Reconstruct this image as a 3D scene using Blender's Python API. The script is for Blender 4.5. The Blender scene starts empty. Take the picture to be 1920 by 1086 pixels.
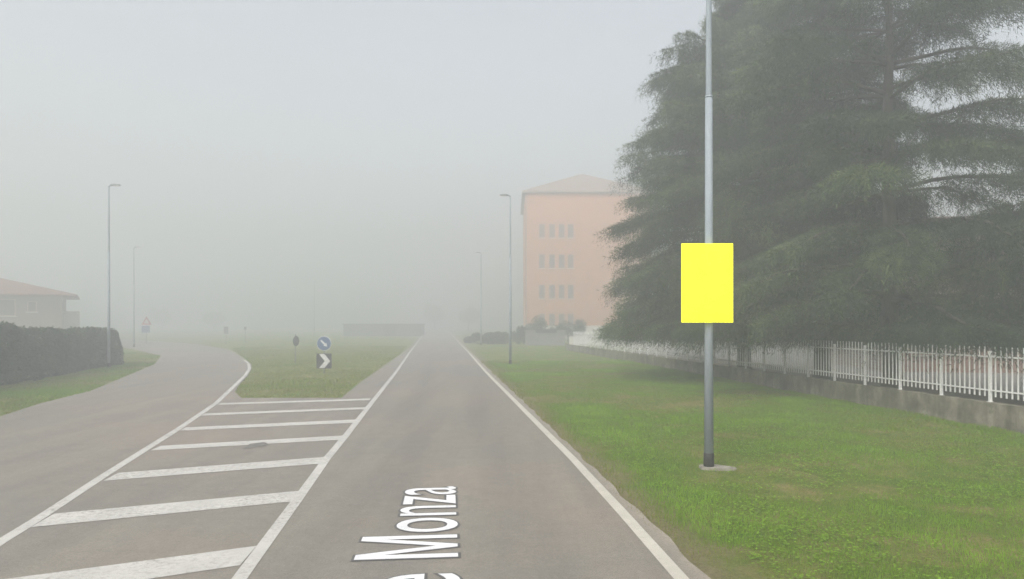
import bpy, bmesh, math, random
import numpy as np
from mathutils import Vector, Matrix
random.seed(7)
RNG = np.random.default_rng(11)
R = math.radians
scene = bpy.context.scene
COL = scene.collection

# ------------------------------------------------------------------ camera
F, CX, CY, HOR, CH = 1300.0, 960.0, 543.0, 604.0, 2.5
PITCH = 0.0   # level camera, horizon lowered by lens shift
cam_d = bpy.data.cameras.new('camera'); cam = bpy.data.objects.new('camera', cam_d); COL.objects.link(cam)
cam_d.sensor_width = 36; cam_d.lens = 36 * F / 1920; cam_d.shift_y = (HOR - CY) / 1920; cam_d.clip_start = 0.05; cam_d.clip_end = 2000
cam.location = (0, 0, CH); cam.rotation_euler = (R(90) + PITCH, 0, 0)
scene.camera = cam

def G(px, py, z=0.0):
    """ground point seen at a photograph pixel (used to survey the road layout)"""
    u, v = (px - CX) / F, (HOR - py) / F
    d = Vector((u, math.cos(PITCH) - v * math.sin(PITCH), math.sin(PITCH) + v * math.cos(PITCH)))
    t = (z - CH) / d.z
    return Vector((d.x * t, d.y * t, z))
def XZ(px, py, y):
    """point at depth y seen at a pixel"""
    u, v = (px - CX) / F, (HOR - py) / F
    d = Vector((u, math.cos(PITCH) - v * math.sin(PITCH), math.sin(PITCH) + v * math.cos(PITCH)))
    t = y / d.y
    return d.x * t, CH + d.z * t

# ------------------------------------------------------------------ object helpers
def tag(o, label=None, cat=None, group=None, kind=None):
    if label: o['label'] = label
    if cat: o['category'] = cat
    if group: o['group'] = group
    if kind: o['kind'] = kind
    return o
def empty(name, loc=(0, 0, 0), rz=0.0, label=None, cat=None, group=None):
    o = bpy.data.objects.new(name, None); COL.objects.link(o)
    o.empty_display_size = 0.3
    o.location = loc; o.rotation_euler = (0, 0, rz)
    return tag(o, label, cat, group)
def link_mesh(name, me, mat, parent=None, smooth=False):
    if mat: me.materials.append(mat)
    if smooth:
        me.polygons.foreach_set('use_smooth', [True] * len(me.polygons))
    o = bpy.data.objects.new(name, me); COL.objects.link(o)
    if parent: o.parent = parent
    return o
def obj(name, bm, mat, parent=None, smooth=False):
    bmesh.ops.recalc_face_normals(bm, faces=bm.faces[:])
    me = bpy.data.meshes.new(name); bm.to_mesh(me); bm.free()
    return link_mesh(name, me, mat, parent, smooth)
def copy_tree(o, parent=None):
    c = o.copy(); COL.objects.link(c); c.parent = parent
    for ch in o.children: copy_tree(ch, c)
    return c
def box(bm, x0, x1, y0, y1, z0, z1, bev=0.0):
    r = bmesh.ops.create_cube(bm, size=1.0)
    vs = r['verts']
    for v in vs:
        v.co = Vector(((x0 + x1) / 2 + v.co.x * (x1 - x0), (y0 + y1) / 2 + v.co.y * (y1 - y0), (z0 + z1) / 2 + v.co.z * (z1 - z0)))
    if bev:
        es = list({e for v in vs for e in v.link_edges})
        bmesh.ops.bevel(bm, geom=es, offset=bev, segments=2, affect='EDGES', profile=0.5)
    return vs
def tube(bm, pts, radii, n=12, caps=True):
    rings = []
    P = [Vector(p) for p in pts]
    for i, p in enumerate(P):
        a = P[max(i - 1, 0)]; b = P[min(i + 1, len(P) - 1)]
        d = (b - a).normalized()
        ref = Vector((0, 0, 1)) if abs(d.z) < 0.9 else Vector((1, 0, 0))
        s = d.cross(ref).normalized(); t = s.cross(d).normalized()
        rings.append([bm.verts.new(p + (s * math.cos(2 * math.pi * k / n) + t * math.sin(2 * math.pi * k / n)) * radii[i]) for k in range(n)])
    for a, b in zip(rings[:-1], rings[1:]):
        for k in range(n):
            bm.faces.new((a[k], a[(k + 1) % n], b[(k + 1) % n], b[k]))
    if caps:
        bm.faces.new(rings[0][::-1]); bm.faces.new(rings[-1])
def prism(bm, pts, axis_vec):
    """extrude a planar outline along a vector"""
    a = [bm.verts.new(p) for p in pts]; b = [bm.verts.new(Vector(p) + Vector(axis_vec)) for p in pts]
    n = len(pts)
    bm.faces.new(a); bm.faces.new(b[::-1])
    for k in range(n):
        bm.faces.new((a[k], b[k], b[(k + 1) % n], a[(k + 1) % n]))
def np_mesh(name, V, Fc, tone=None):
    """V (n,3), Fc (m,k) equal-sided faces"""
    me = bpy.data.meshes.new(name)
    n, m, k = len(V), len(Fc), Fc.shape[1]
    me.vertices.add(n); me.vertices.foreach_set('co', np.ascontiguousarray(V, dtype=np.float32).ravel())
    me.loops.add(m * k); me.loops.foreach_set('vertex_index', np.ascontiguousarray(Fc, dtype=np.int32).ravel())
    me.polygons.add(m); me.polygons.foreach_set('loop_start', np.arange(0, m * k, k, dtype=np.int32))
    me.update(calc_edges=True)
    if tone is not None:
        at = me.attributes.new('tone', 'FLOAT', 'POINT'); at.data.foreach_set('value', np.ascontiguousarray(tone, dtype=np.float32))
    return me
def flat(name, pts, z, mat, cuts=0):
    bm = bmesh.new()
    f = bm.faces.new([bm.verts.new((p[0], p[1], z)) for p in pts])
    bmesh.ops.triangulate(bm, faces=[f])
    bmesh.ops.recalc_face_normals(bm, faces=bm.faces[:])
    for f in bm.faces:
        if f.normal.z < 0: f.normal_flip()
    me = bpy.data.meshes.new(name); bm.to_mesh(me); bm.free()
    return tag(link_mesh(name, me, mat), kind='structure')
def strip(name, pts, w, z, mat):
    P = [Vector((p[0], p[1], 0)) for p in pts]
    L, Rr = [], []
    for i, p in enumerate(P):
        d = (P[min(i + 1, len(P) - 1)] - P[max(i - 1, 0)]).normalized(); n = Vector((-d.y, d.x, 0))
        L.append(p + n * w / 2); Rr.append(p - n * w / 2)
    V = np.array([(v.x, v.y, z) for v in L + Rr]); n = len(P)
    Fc = np.array([(i, n + i, n + i + 1, i + 1) for i in range(n - 1)])
    return tag(link_mesh(name, np_mesh(name, V, Fc), mat), kind='structure')

# ------------------------------------------------------------------ materials
def new_mat(name):
    m = bpy.data.materials.new(name); m.use_nodes = True
    nt = m.node_tree; b = nt.nodes['Principled BSDF']
    return m, nt, b
def node(nt, t, **kw):
    n = nt.nodes.new(t)
    for k, v in kw.items():
        if k in n.inputs: n.inputs[k].default_value = v
        else: setattr(n, k, v)
    return n
def ramp(nt, src, stops):
    r = nt.nodes.new('ShaderNodeValToRGB'); e = r.color_ramp.elements
    while len(e) < len(stops): e.new(0.5)
    for i, (p, c) in enumerate(stops):
        e[i].position = p; e[i].color = (*c, 1) if len(c) == 3 else c
    nt.links.new(src, r.inputs[0]); return r.outputs[0]
def noise(nt, scale, detail=4, rough=0.55, coord='Object', stretch=None, dist=0.0):
    tc = nt.nodes.new('ShaderNodeTexCoord'); src = tc.outputs[coord]
    if stretch:
        mp = nt.nodes.new('ShaderNodeMapping'); mp.inputs['Scale'].default_value = stretch
        nt.links.new(src, mp.inputs[0]); src = mp.outputs[0]
    n = node(nt, 'ShaderNodeTexNoise', Scale=scale, Detail=detail, Roughness=rough, Distortion=dist)
    nt.links.new(src, n.inputs['Vector']); return n.outputs['Fac']
def mix(nt, fac, a, b, blend='MIX'):
    m = nt.nodes.new('ShaderNodeMix'); m.data_type = 'RGBA'; m.blend_type = blend
    for sock, v in ((m.inputs['Factor'], fac), (m.inputs['A'], a), (m.inputs['B'], b)):
        if hasattr(v, 'is_linked'): nt.links.new(v, sock)
        elif isinstance(v, (int, float)): sock.default_value = v
        else: sock.default_value = (*v, 1)
    return m.outputs['Result']
def math_n(nt, op, a, b=0.0, c=None):
    m = nt.nodes.new('ShaderNodeMath'); m.operation = op
    for i, v in enumerate((a, b) if c is None else (a, b, c)):
        if hasattr(v, 'is_linked'): nt.links.new(v, m.inputs[i])
        else: m.inputs[i].default_value = v
    return m.outputs[0]
def bump(nt, b, h, strength=0.3, dist=0.02):
    n = node(nt, 'ShaderNodeBump', Strength=strength, Distance=dist)
    nt.links.new(h, n.inputs['Height']); nt.links.new(n.outputs[0], b.inputs['Normal'])
def var_mat(name, c0, c1, scale=3.0, rough=0.8, metal=0.0, bumps=0.0, bscale=40, stretch=None, lo=0.3, hi=0.7):
    m, nt, b = new_mat(name)
    nt.links.new(ramp(nt, noise(nt, scale, 6, 0.6, stretch=stretch), [(lo, c0), (hi, c1)]), b.inputs['Base Color'])
    b.inputs['Roughness'].default_value = rough; b.inputs['Metallic'].default_value = metal
    if bumps: bump(nt, b, noise(nt, bscale, 4), bumps, 0.01)
    return m
def leaf_mat(name, stops, trans=0.25):
    m, nt, b = new_mat(name)
    a = nt.nodes.new('ShaderNodeAttribute'); a.attribute_name = 'tone'
    c = ramp(nt, a.outputs['Fac'], stops)
    nt.links.new(c, b.inputs['Base Color']); b.inputs['Roughness'].default_value = 0.7
    b.inputs['Specular IOR Level'].default_value = 0.2
    t = nt.nodes.new('ShaderNodeBsdfTranslucent'); nt.links.new(c, t.inputs[0])
    ms = nt.nodes.new('ShaderNodeMixShader'); ms.inputs[0].default_value = trans
    nt.links.new(b.outputs[0], ms.inputs[1]); nt.links.new(t.outputs[0], ms.inputs[2])
    nt.links.new(ms.outputs[0], nt.nodes['Material Output'].inputs['Surface'])
    return m

# survey of the two edge lines of the main road
RL = [G(1278, 1086), G(1161.5, 955), G(1074, 860.4), G(1001, 787.5), G(913.6, 700), G(875, 657)]
LL = [G(448.4, 1086), G(557.8, 937), G(612.5, 860.4), G(649, 816.7), G(697, 755), G(742.5, 698), G(770, 658)]
def linfit(P):
    y = np.array([p.y for p in P]); x = np.array([p.x for p in P]); s, c = np.polyfit(y, x, 1); return s, c
sR, cR = linfit(RL); sL, cL = linfit(LL)
sM = (sR + sL) / 2
def xR(y): return sR * y + cR
def xL(y): return sL * y + cL

def side_dist(nt, s, c):
    """signed distance (m) to the right of a road edge line x = s*y + c"""
    tc = nt.nodes.new('ShaderNodeTexCoord'); sp = nt.nodes.new('ShaderNodeSeparateXYZ')
    nt.links.new(tc.outputs['Object'], sp.inputs[0])
    return math_n(nt, 'SUBTRACT', math_n(nt, 'SUBTRACT', sp.outputs[0], math_n(nt, 'MULTIPLY', sp.outputs[1], s)), c)

# asphalt: bleached, warm patches, tyre-polished bands, aggregate speckle
def asphalt_mat():
    m, nt, b = new_mat('asphalt')
    big = ramp(nt, noise(nt, 0.16, 4, 0.6), [(0.36, (0.205, 0.194, 0.172)), (0.5, (0.22, 0.202, 0.174)), (0.66, (0.246, 0.210, 0.178))])
    streak = ramp(nt, noise(nt, 1.0, 5, 0.6, stretch=(1.3, 0.07, 1)), [(0.3, (0.86, 0.86, 0.87)), (0.7, (1.1, 1.09, 1.07))])
    c = mix(nt, 1.0, big, streak, 'MULTIPLY')
    spk = ramp(nt, noise(nt, 55, 3, 0.75), [(0.28, (0.66, 0.66, 0.68)), (0.52, (1, 1, 1)), (0.75, (1.4, 1.38, 1.33))])
    c = mix(nt, 0.8, c, mix(nt, 1.0, c, spk, 'MULTIPLY'))
    mid = ramp(nt, noise(nt, 3.0, 6, 0.7), [(0.3, (0.9, 0.9, 0.9)), (0.7, (1.08, 1.07, 1.06))])
    c = mix(nt, 1.0, c, mid, 'MULTIPLY')
    # dust and grit gathered outside the right edge line
    d = side_dist(nt, sR, cR)
    dn = math_n(nt, 'ADD', d, math_n(nt, 'MULTIPLY', noise(nt, 2.5, 5, 0.65), 0.5))
    f = ramp(nt, dn, [(0.25, (0, 0, 0)), (0.62, (1, 1, 1))])
    grit = ramp(nt, noise(nt, 30, 4, 0.7), [(0.3, (0.24, 0.215, 0.175)), (0.7, (0.40, 0.355, 0.29))])
    c = mix(nt, f, c, grit)
    tw = ramp(nt, math_n(nt, 'ABSOLUTE', math_n(nt, 'SUBTRACT', math_n(nt, 'ABSOLUTE', math_n(nt, 'ADD', side_dist(nt, sR, cR), 2.15)), 0.85)), [(0.05, (0.93, 0.935, 0.945)), (0.5, (1, 1, 1))])
    c = mix(nt, 1.0, c, tw, 'MULTIPLY')
    c = mix(nt, 1.0, c, ramp(nt, noise(nt, 16, 3, 0.8), [(0.3, (0.88, 0.88, 0.88)), (0.7, (1.1, 1.1, 1.1))]), 'MULTIPLY')
    # oil and tar stains with a shape of their own
    st = ramp(nt, noise(nt, 0.8, 3, 0.5, dist=0.6), [(0.70, (0, 0, 0)), (0.76, (1, 1, 1))])
    c = mix(nt, math_n(nt, 'MULTIPLY', st, 0.25), c, (0.09, 0.085, 0.08))
    nt.links.new(c, b.inputs['Base Color']); b.inputs['Roughness'].default_value = 0.85
    b.inputs['Specular IOR Level'].default_value = 0.3
    bump(nt, b, noise(nt, 90, 3, 0.7), 0.35, 0.01)
    return m
ASPH = asphalt_mat()

def paint_mat(name='road_paint', col=(0.50, 0.49, 0.455), wear=0.49):
    m, nt, b = new_mat(name)
    c = ramp(nt, noise(nt, 2.2, 5, 0.6), [(0.3, tuple(v * 0.86 for v in col)), (0.7, tuple(v * 1.06 for v in col))])
    w = ramp(nt, noise(nt, 14, 6, 0.75), [(wear, (0, 0, 0)), (wear + 0.12, (1, 1, 1))])
    w2 = ramp(nt, noise(nt, 0.7, 3, 0.5), [(0.4, (0.12,) * 3), (0.62, (1.0,) * 3)])
    f = math_n(nt, 'MULTIPLY', w, w2)
    c = mix(nt, f, c, (0.25, 0.235, 0.21))
    nt.links.new(c, b.inputs['Base Color']); b.inputs['Roughness'].default_value = 0.75
    bump(nt, b, noise(nt, 90, 3, 0.7), 0.25, 0.008)
    return m
PAINT = paint_mat()
PAINT_Y = paint_mat('road_edge_paint', (0.50, 0.475, 0.41), 0.56)
LETTER = paint_mat('road_letter_paint', (0.74, 0.74, 0.75), 0.66)
LETTER_D = var_mat('road_letter_border', (0.07, 0.07, 0.07), (0.11, 0.11, 0.108), 12, 0.85)

def grass_ground_mat():
    m, nt, b = new_mat('grass_soil')
    c = ramp(nt, noise(nt, 0.6, 6, 0.7), [(0.36, (0.085, 0.155, 0.016)), (0.5, (0.125, 0.165, 0.030)), (0.62, (0.215, 0.19, 0.075))])
    fine = ramp(nt, noise(nt, 26, 6, 0.8), [(0.28, (0.5, 0.52, 0.5)), (0.5, (1, 1, 1)), (0.72, (1.6, 1.55, 1.5))])
    c = mix(nt, 1.0, c, fine, 'MULTIPLY')
    d = side_dist(nt, sR, cR)
    dn = math_n(nt, 'SUBTRACT', d, math_n(nt, 'MULTIPLY', noise(nt, 1.2, 6, 0.7), 1.5))
    soil = ramp(nt, noise(nt, 18, 5, 0.7), [(0.3, (0.135, 0.125, 0.06)), (0.7, (0.235, 0.205, 0.115))])
    f1 = ramp(nt, math_n(nt, 'MULTIPLY_ADD', dn, 0.5, 0.5), [(0.30, (1, 1, 1)), (0.62, (0, 0, 0))])
    neg = ramp(nt, math_n(nt, 'ADD', d, 0.5), [(0.0, (0, 0, 0)), (0.1, (1, 1, 1))])
    c = mix(nt, math_n(nt, 'MULTIPLY', f1, neg), c, soil)
    nt.links.new(c, b.inputs['Base Color']); b.inputs['Roughness'].default_value = 0.95
    b.inputs['Specular IOR Level'].default_value = 0.1
    bump(nt, b, noise(nt, 30, 5, 0.8), 0.8, 0.04)
    return m
GSOIL = grass_ground_mat()
GRASS = leaf_mat('grass_blade', [(0.0, (0.25, 0.21, 0.075)), (0.22, (0.20, 0.225, 0.045)), (0.55, (0.15, 0.26, 0.020)), (1.0, (0.25, 0.42, 0.035))], 0.3)
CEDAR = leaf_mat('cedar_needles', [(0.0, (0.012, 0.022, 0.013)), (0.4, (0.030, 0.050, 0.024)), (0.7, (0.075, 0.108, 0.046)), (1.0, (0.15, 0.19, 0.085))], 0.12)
LEAF = leaf_mat('shrub_leaves', [(0.0, (0.025, 0.045, 0.018)), (0.6, (0.045, 0.07, 0.025)), (1.0, (0.08, 0.10, 0.04))], 0.2)
DARK_LEAF = leaf_mat('hedge_leaves', [(0.0, (0.016, 0.034, 0.014)), (0.6, (0.026, 0.048, 0.018)), (1.0, (0.04, 0.066, 0.024))], 0.1)
BARK = var_mat('bark', (0.028, 0.023, 0.018), (0.075, 0.062, 0.05), 9, 0.95, bumps=0.8, bscale=18, stretch=(1, 1, 0.2))
GALV = var_mat('galvanised_steel', (0.20, 0.232, 0.262), (0.26, 0.295, 0.325), 2.5, 0.9, 0.0, stretch=(3, 3, 0.4))
GREY_STEEL = var_mat('weathered_steel', (0.16, 0.17, 0.18), (0.24, 0.25, 0.26), 3, 0.6, 0.3)
BLACK = var_mat('black_sleeve', (0.02, 0.02, 0.02), (0.05, 0.05, 0.048), 6, 0.7)
CONC = var_mat('concrete_footing', (0.15, 0.14, 0.11), (0.33, 0.305, 0.26), 5, 0.9, bumps=0.5)
def wall_mat():
    m, nt, b = new_mat('mossy_concrete')
    c = ramp(nt, noise(nt, 1.4, 6, 0.65), [(0.32, (0.10, 0.092, 0.066)), (0.5, (0.19, 0.172, 0.13)), (0.68, (0.33, 0.30, 0.24))])
    st = ramp(nt, noise(nt, 2.2, 6, 0.7, stretch=(1, 1, 0.25)), [(0.4, (0.55, 0.55, 0.5)), (0.62, (1, 1, 1))])
    c = mix(nt, 1.0, c, st, 'MULTIPLY')
    mo = ramp(nt, noise(nt, 4.5, 5, 0.7), [(0.55, (0, 0, 0)), (0.66, (0.75,) * 3)])
    c = mix(nt, mo, c, (0.07, 0.085, 0.04))
    nt.links.new(c, b.inputs['Base Color']); b.inputs['Roughness'].default_value = 0.95
    bump(nt, b, noise(nt, 25, 5, 0.7), 0.5, 0.02); return m
WALLC = wall_mat()
WHITE = var_mat('white_fence_paint', (0.62, 0.62, 0.60), (0.74, 0.74, 0.73), 5, 0.5, 0.0)
ORANGE = var_mat('salmon_render', (0.42, 0.178, 0.075), (0.48, 0.21, 0.095), 0.6, 0.9)
PALE = var_mat('pale_render', (0.50, 0.48, 0.43), (0.60, 0.57, 0.52), 0.8, 0.9)
GLASS = var_mat('dark_window', (0.10, 0.075, 0.06), (0.19, 0.13, 0.10), 1.5, 0.2)
FRAME = var_mat('window_frame', (0.40, 0.24, 0.17), (0.46, 0.28, 0.2), 4, 0.6)
YARD = var_mat('yard_paving', (0.20, 0.195, 0.18), (0.30, 0.285, 0.26), 2, 0.9, bumps=0.3)
GREYW = var_mat('grey_render', (0.085, 0.09, 0.095), (0.12, 0.125, 0.13), 1.2, 0.9)
DKBOARD = var_mat('dark_board', (0.02, 0.022, 0.022), (0.035, 0.035, 0.036), 3, 0.6)
def tile_mat(name, c0, c1):
    m, nt, b = new_mat(name)
    tc = nt.nodes.new('ShaderNodeTexCoord'); br = node(nt, 'ShaderNodeTexBrick', Scale=1.0)
    br.inputs['Brick Width'].default_value = 0.25; br.inputs['Row Height'].default_value = 0.35; br.inputs['Mortar Size'].default_value = 0.02
    br.inputs['Color1'].default_value = (*c0, 1); br.inputs['Color2'].default_value = (*c1, 1); br.inputs['Mortar'].default_value = (*[v * 0.35 for v in c0], 1)
    nt.links.new(tc.outputs['Object'], br.inputs['Vector'])
    c = mix(nt, 1.0, br.outputs['Color'], ramp(nt, noise(nt, 1.5, 5), [(0.3, (0.7, 0.7, 0.7)), (0.7, (1.15, 1.15, 1.15))]), 'MULTIPLY')
    nt.links.new(c, b.inputs['Base Color']); b.inputs['Roughness'].default_value = 0.9; return m
TILE = tile_mat('terracotta_tiles', (0.25, 0.095, 0.06), (0.20, 0.08, 0.05))
TILE2 = tile_mat('brown_tiles', (0.20, 0.12, 0.09), (0.16, 0.10, 0.075))
TILE3 = tile_mat('pale_roof_tiles', (0.30, 0.21, 0.17), (0.34, 0.24, 0.19))
def brick_mat():
    m, nt, b = new_mat('red_brick')
    tc = nt.nodes.new('ShaderNodeTexCoord'); mp = nt.nodes.new('ShaderNodeMapping'); mp.inputs['Rotation'].default_value = (R(90), 0, 0)
    nt.links.new(tc.outputs['Object'], mp.inputs[0])
    br = node(nt, 'ShaderNodeTexBrick', Scale=1.0)
    br.inputs['Brick Width'].default_value = 0.25; br.inputs['Row Height'].default_value = 0.075; br.inputs['Mortar Size'].default_value = 0.008
    br.inputs['Color1'].default_value = (0.27, 0.125, 0.085, 1); br.inputs['Color2'].default_value = (0.21, 0.10, 0.07, 1); br.inputs['Mortar'].default_value = (0.25, 0.21, 0.18, 1)
    nt.links.new(mp.outputs[0], br.inputs['Vector']); nt.links.new(br.outputs['Color'], b.inputs['Base Color'])
    b.inputs['Roughness'].default_value = 0.9; return m
BRICK = brick_mat()
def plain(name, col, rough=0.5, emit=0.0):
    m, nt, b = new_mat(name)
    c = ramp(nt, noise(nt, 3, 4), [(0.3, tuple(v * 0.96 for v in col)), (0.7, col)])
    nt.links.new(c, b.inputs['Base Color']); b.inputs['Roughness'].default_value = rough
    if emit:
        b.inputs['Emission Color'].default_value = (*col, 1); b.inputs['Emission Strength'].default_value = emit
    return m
YELLOW_GLOW = plain('yellow_added_glow', (1.0, 0.98, 0.0), 0.6, 0.75)  # overlay colour, no real lamp; emission added to keep the yellow bright and even
SBLUE = plain('sign_blue', (0.06, 0.105, 0.19)); SWHITE = plain('sign_white', (0.52, 0.52, 0.51)); SRED = plain('sign_red', (0.30, 0.05, 0.045)); SBLACK = plain('sign_black', (0.03, 0.03, 0.032))
SBACK = plain('sign_back', (0.14, 0.145, 0.15))
LENS = plain('lamp_lens', (0.7, 0.7, 0.68), 0.3)

# ------------------------------------------------------------------ ground, roads, markings
# grass sheet: gently uneven, lifted a little away from the roads
NX, NY = 141, 161
xs = np.sign(np.linspace(-1, 1, NX)) * np.abs(np.linspace(-1, 1, NX)) ** 2.2 * 230
ys = np.concatenate([np.linspace(-60, -2, 12), np.linspace(0, 60, 90), np.linspace(62, 260, NY - 102)])
Xg, Yg = np.meshgrid(xs, ys)
Zg = np.full_like(Xg, -0.03)
V = np.stack([Xg.ravel(), Yg.ravel(), Zg.ravel()], 1)
idx = np.arange(NX * len(ys)).reshape(len(ys), NX)
Fq = np.stack([idx[:-1, :-1], idx[:-1, 1:], idx[1:, 1:], idx[1:, :-1]], -1).reshape(-1, 4)
tag(link_mesh('ground', np_mesh('ground', V, Fq), GSOIL), kind='structure')

gore = [G(0, 1017), G(76.6, 969.8), G(193.2, 893.2), G(277, 840.4), G(335.4, 803.9), G(405.5, 756), G(437, 726), G(460, 704), G(467.5, 692), G(466, 682), G(458, 675)]
gd = (gore[0] - gore[3]).normalized()
gore_near = [gore[0] + gd * 25, gore[0] + gd * 8]
leftedge = [(-9.0, -40), (-9.6, 0), (-11.2, 9)] + [tuple(G(*p)[:2]) for p in ((0, 781), (74, 757), (170, 733), (235, 706), (290, 683), (302, 667))] + [(-36.5, 66), (-47, 79), (-75, 108), (-120, 150)]
island_r = [tuple(G(*p)[:2]) for p in ((640, 746), (679, 715), (715, 690), (752, 664))]
road_pts = leftedge + [(-112, 156), (-66, 112), (-36, 79)] + [tuple(G(*p)[:2]) for p in ((432, 656), (455, 671), (470, 682), (472, 691), (465, 704), (450, 720), (440, 735), (452, 746))]
road_pts += island_r + [(xL(y) - 0.3, y) for y in (75, 110, 258)]
road_pts += [(xR(y) + 0.32 + 0.06 * math.sin(y * 1.7) + 0.05 * math.sin(y * 0.6), y) for y in (258, 160, 110, 90, 70)] + [(xR(y) + 0.25 + 0.02 * math.sin(y * 4.9) + 0.02 * math.sin(y * 2.3 + 1), y) for y in np.arange(60, -40, -0.25)]
flat('road', road_pts, 0.0, ASPH)

Z1 = 0.004
dR = (RL[0] - RL[-1]).normalized(); dL = (LL[0] - LL[-1]).normalized()
strip('road_edge_line', [RL[0] + dR * 40] + RL + [(xR(y), y) for y in (75, 100, 150, 250)], 0.15, Z1, PAINT_Y)
strip('road_edge_line', [LL[0] + dL * 40] + LL + [(xL(y), y) for y in (75, 100, 150, 250)], 0.15, Z1, PAINT)
strip('road_edge_line', gore_near + gore, 0.15, Z1, PAINT)
stripes = [((-120, 1104), (481, 1024.5), (450, 1061), (-200, 1158)), ((98, 964.3), (567, 920.6), (552, 940.6), (54.7, 989.8)),
           ((218.7, 887.7), (616, 856.8), (607, 869.5), (191.4, 902.3)), ((299, 836.7), (652.6, 816.7), (643.5, 824.7), (280.7, 845.1)),
           ((346.3, 802), (672.6, 786.8), (665.3, 793.2), (335.4, 808)), ((382.8, 775.8), (687.2, 764), (683, 767.6), (375.5, 780)),
           ((412, 756.3), (695, 747.6), (692.7, 750.6), (406.5, 759.6))]
for q in stripes:
    P = [G(*p) for p in q]
    # trim so that stripe ends butt against the two border lines
    a, b_, c, d = P
    P = [a.lerp(b_, 0.006), b_.lerp(a, 0.0), c.lerp(d, 0.0), d.lerp(c, 0.006)]
    flat('hatch_stripe', P, Z1 + 0.002, PAINT)

# lettering along the lane: white letters with a thin dark rim, flat on the asphalt
cu = bpy.data.curves.new('letters', 'FONT'); cu.body = 'e Monza'; cu.size = 1.0; cu.resolution_u = 6; cu.fill_mode = 'FRONT'
to_ = bpy.data.objects.new('letters', cu); COL.objects.link(to_)
dg = bpy.context.evaluated_depsgraph_get(); dg.update()
tme = bpy.data.meshes.new_from_object(to_.evaluated_get(dg)); bpy.data.objects.remove(to_)
bm = bmesh.new(); bm.from_mesh(tme)
bmesh.ops.remove_doubles(bm, verts=bm.verts[:], dist=0.004)
seen, kill, mx0 = set(), [], 0.0
for v in bm.verts:
    if v in seen: continue
    isl, st = [], [v]; seen.add(v)
    while st:
        a = st.pop(); isl.append(a)
        for e in a.link_edges:
            b = e.other_vert(a)
            if b not in seen: seen.add(b); st.append(b)
    if max(a.co.y for a in isl) > 0.62: kill += isl; mx0 = min(a.co.x for a in isl); mx1 = max(a.co.x for a in isl)
bmesh.ops.delete(bm, geom=kill, context='VERTS')
mw = mx1 - mx0; st = 0.10
mp = [(0, 0), (0, .68), (.125, .68), (mw / 2, .15), (mw - .125, .68), (mw, .68), (mw, 0), (mw - st, 0), (mw - st, .50), (mw / 2 + .04, 0), (mw / 2 - .04, 0), (st, .50), (st, 0)]
mf = bm.faces.new([bm.verts.new((mx0 + a, b, 0)) for a, b in mp[::-1]])
mf.normal_update(); bmesh.ops.triangulate(bm, faces=[mf], ngon_method='EAR_CLIP')
bm.normal_update()
for f in bm.faces:
    if f.normal.z < 0: f.normal_flip()
bm.normal_update()
nxt = {}
for f in bm.faces:
    f.normal_update()
    for l in f.loops:
        if len(l.edge.link_faces) == 1:
            a, b = l.vert, l.link_loop_next.vert
            nxt[a] = b
loops = []
left = dict(nxt)
while left:
    a0 = next(iter(left)); lp = [a0]; a = left.pop(a0)
    while a is not a0 and a in left: lp.append(a); a = left.pop(a)
    loops.append([Vector((v.co.x, v.co.y)) for v in lp])
x_lo, x_hi = min(v.co.x for v in bm.verts), max(v.co.x for v in bm.verts)
pA, pB = G(862, 1096 + 16), G(853, 913)
ey = (pB - pA); Ltxt = ey.length; ey.normalize(); ex = Vector((-1, 0, 0)); ex = (ex - ey * ex.dot(ey)).normalized()
sx = Ltxt / (x_hi - x_lo); sy = 1.09 / 0.68
def lay(x, y, z): 
    w = pA + ey * ((x - x_lo) * sx) + ex * (y * sy); return (w.x, w.y, z)
bm2 = bmesh.new()
RIM = 0.030
for lp in loops:
    lp = [Vector((p.x * sx, p.y * sy)) for p in lp]
    n = len(lp); outer = []
    if n < 3: continue
    for k in range(n):
        d0 = (lp[k] - lp[k - 1]).normalized(); d1 = (lp[(k + 1) % n] - lp[k]).normalized()
        n0, n1 = Vector((d0.y, -d0.x)), Vector((d1.y, -d1.x)); m_ = n0 + n1
        m_ = m_.normalized() if m_.length > 1e-4 else n0
        outer.append(lp[k] + m_ * min(RIM / max(m_.dot(n0), 0.3), RIM * 1.8))
    A = [bm2.verts.new(lay(p.x / sx, p.y / sy, Z1 + 0.003)) for p in lp]; B = [bm2.verts.new(lay(p.x / sx, p.y / sy, Z1 + 0.002)) for p in outer]
    for k in range(n):
        bm2.faces.new((A[k], A[(k + 1) % n], B[(k + 1) % n], B[k]))
bm2.normal_update()
for f in bm2.faces:
    if f.normal.z < 0: f.normal_flip()
for v in bm.verts: v.co = Vector(lay(v.co.x, v.co.y, Z1 + 0.006))
bm.normal_update()
for f in bm.faces:
    if f.normal.z < 0: f.normal_flip()
for nm, b_, mt in (('road_lettering', bm, LETTER), ('road_lettering_border', bm2, LETTER_D)):
    me = bpy.data.meshes.new(nm); b_.to_mesh(me); b_.free(); tag(link_mesh(nm, me, mt), kind='structure')

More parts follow.
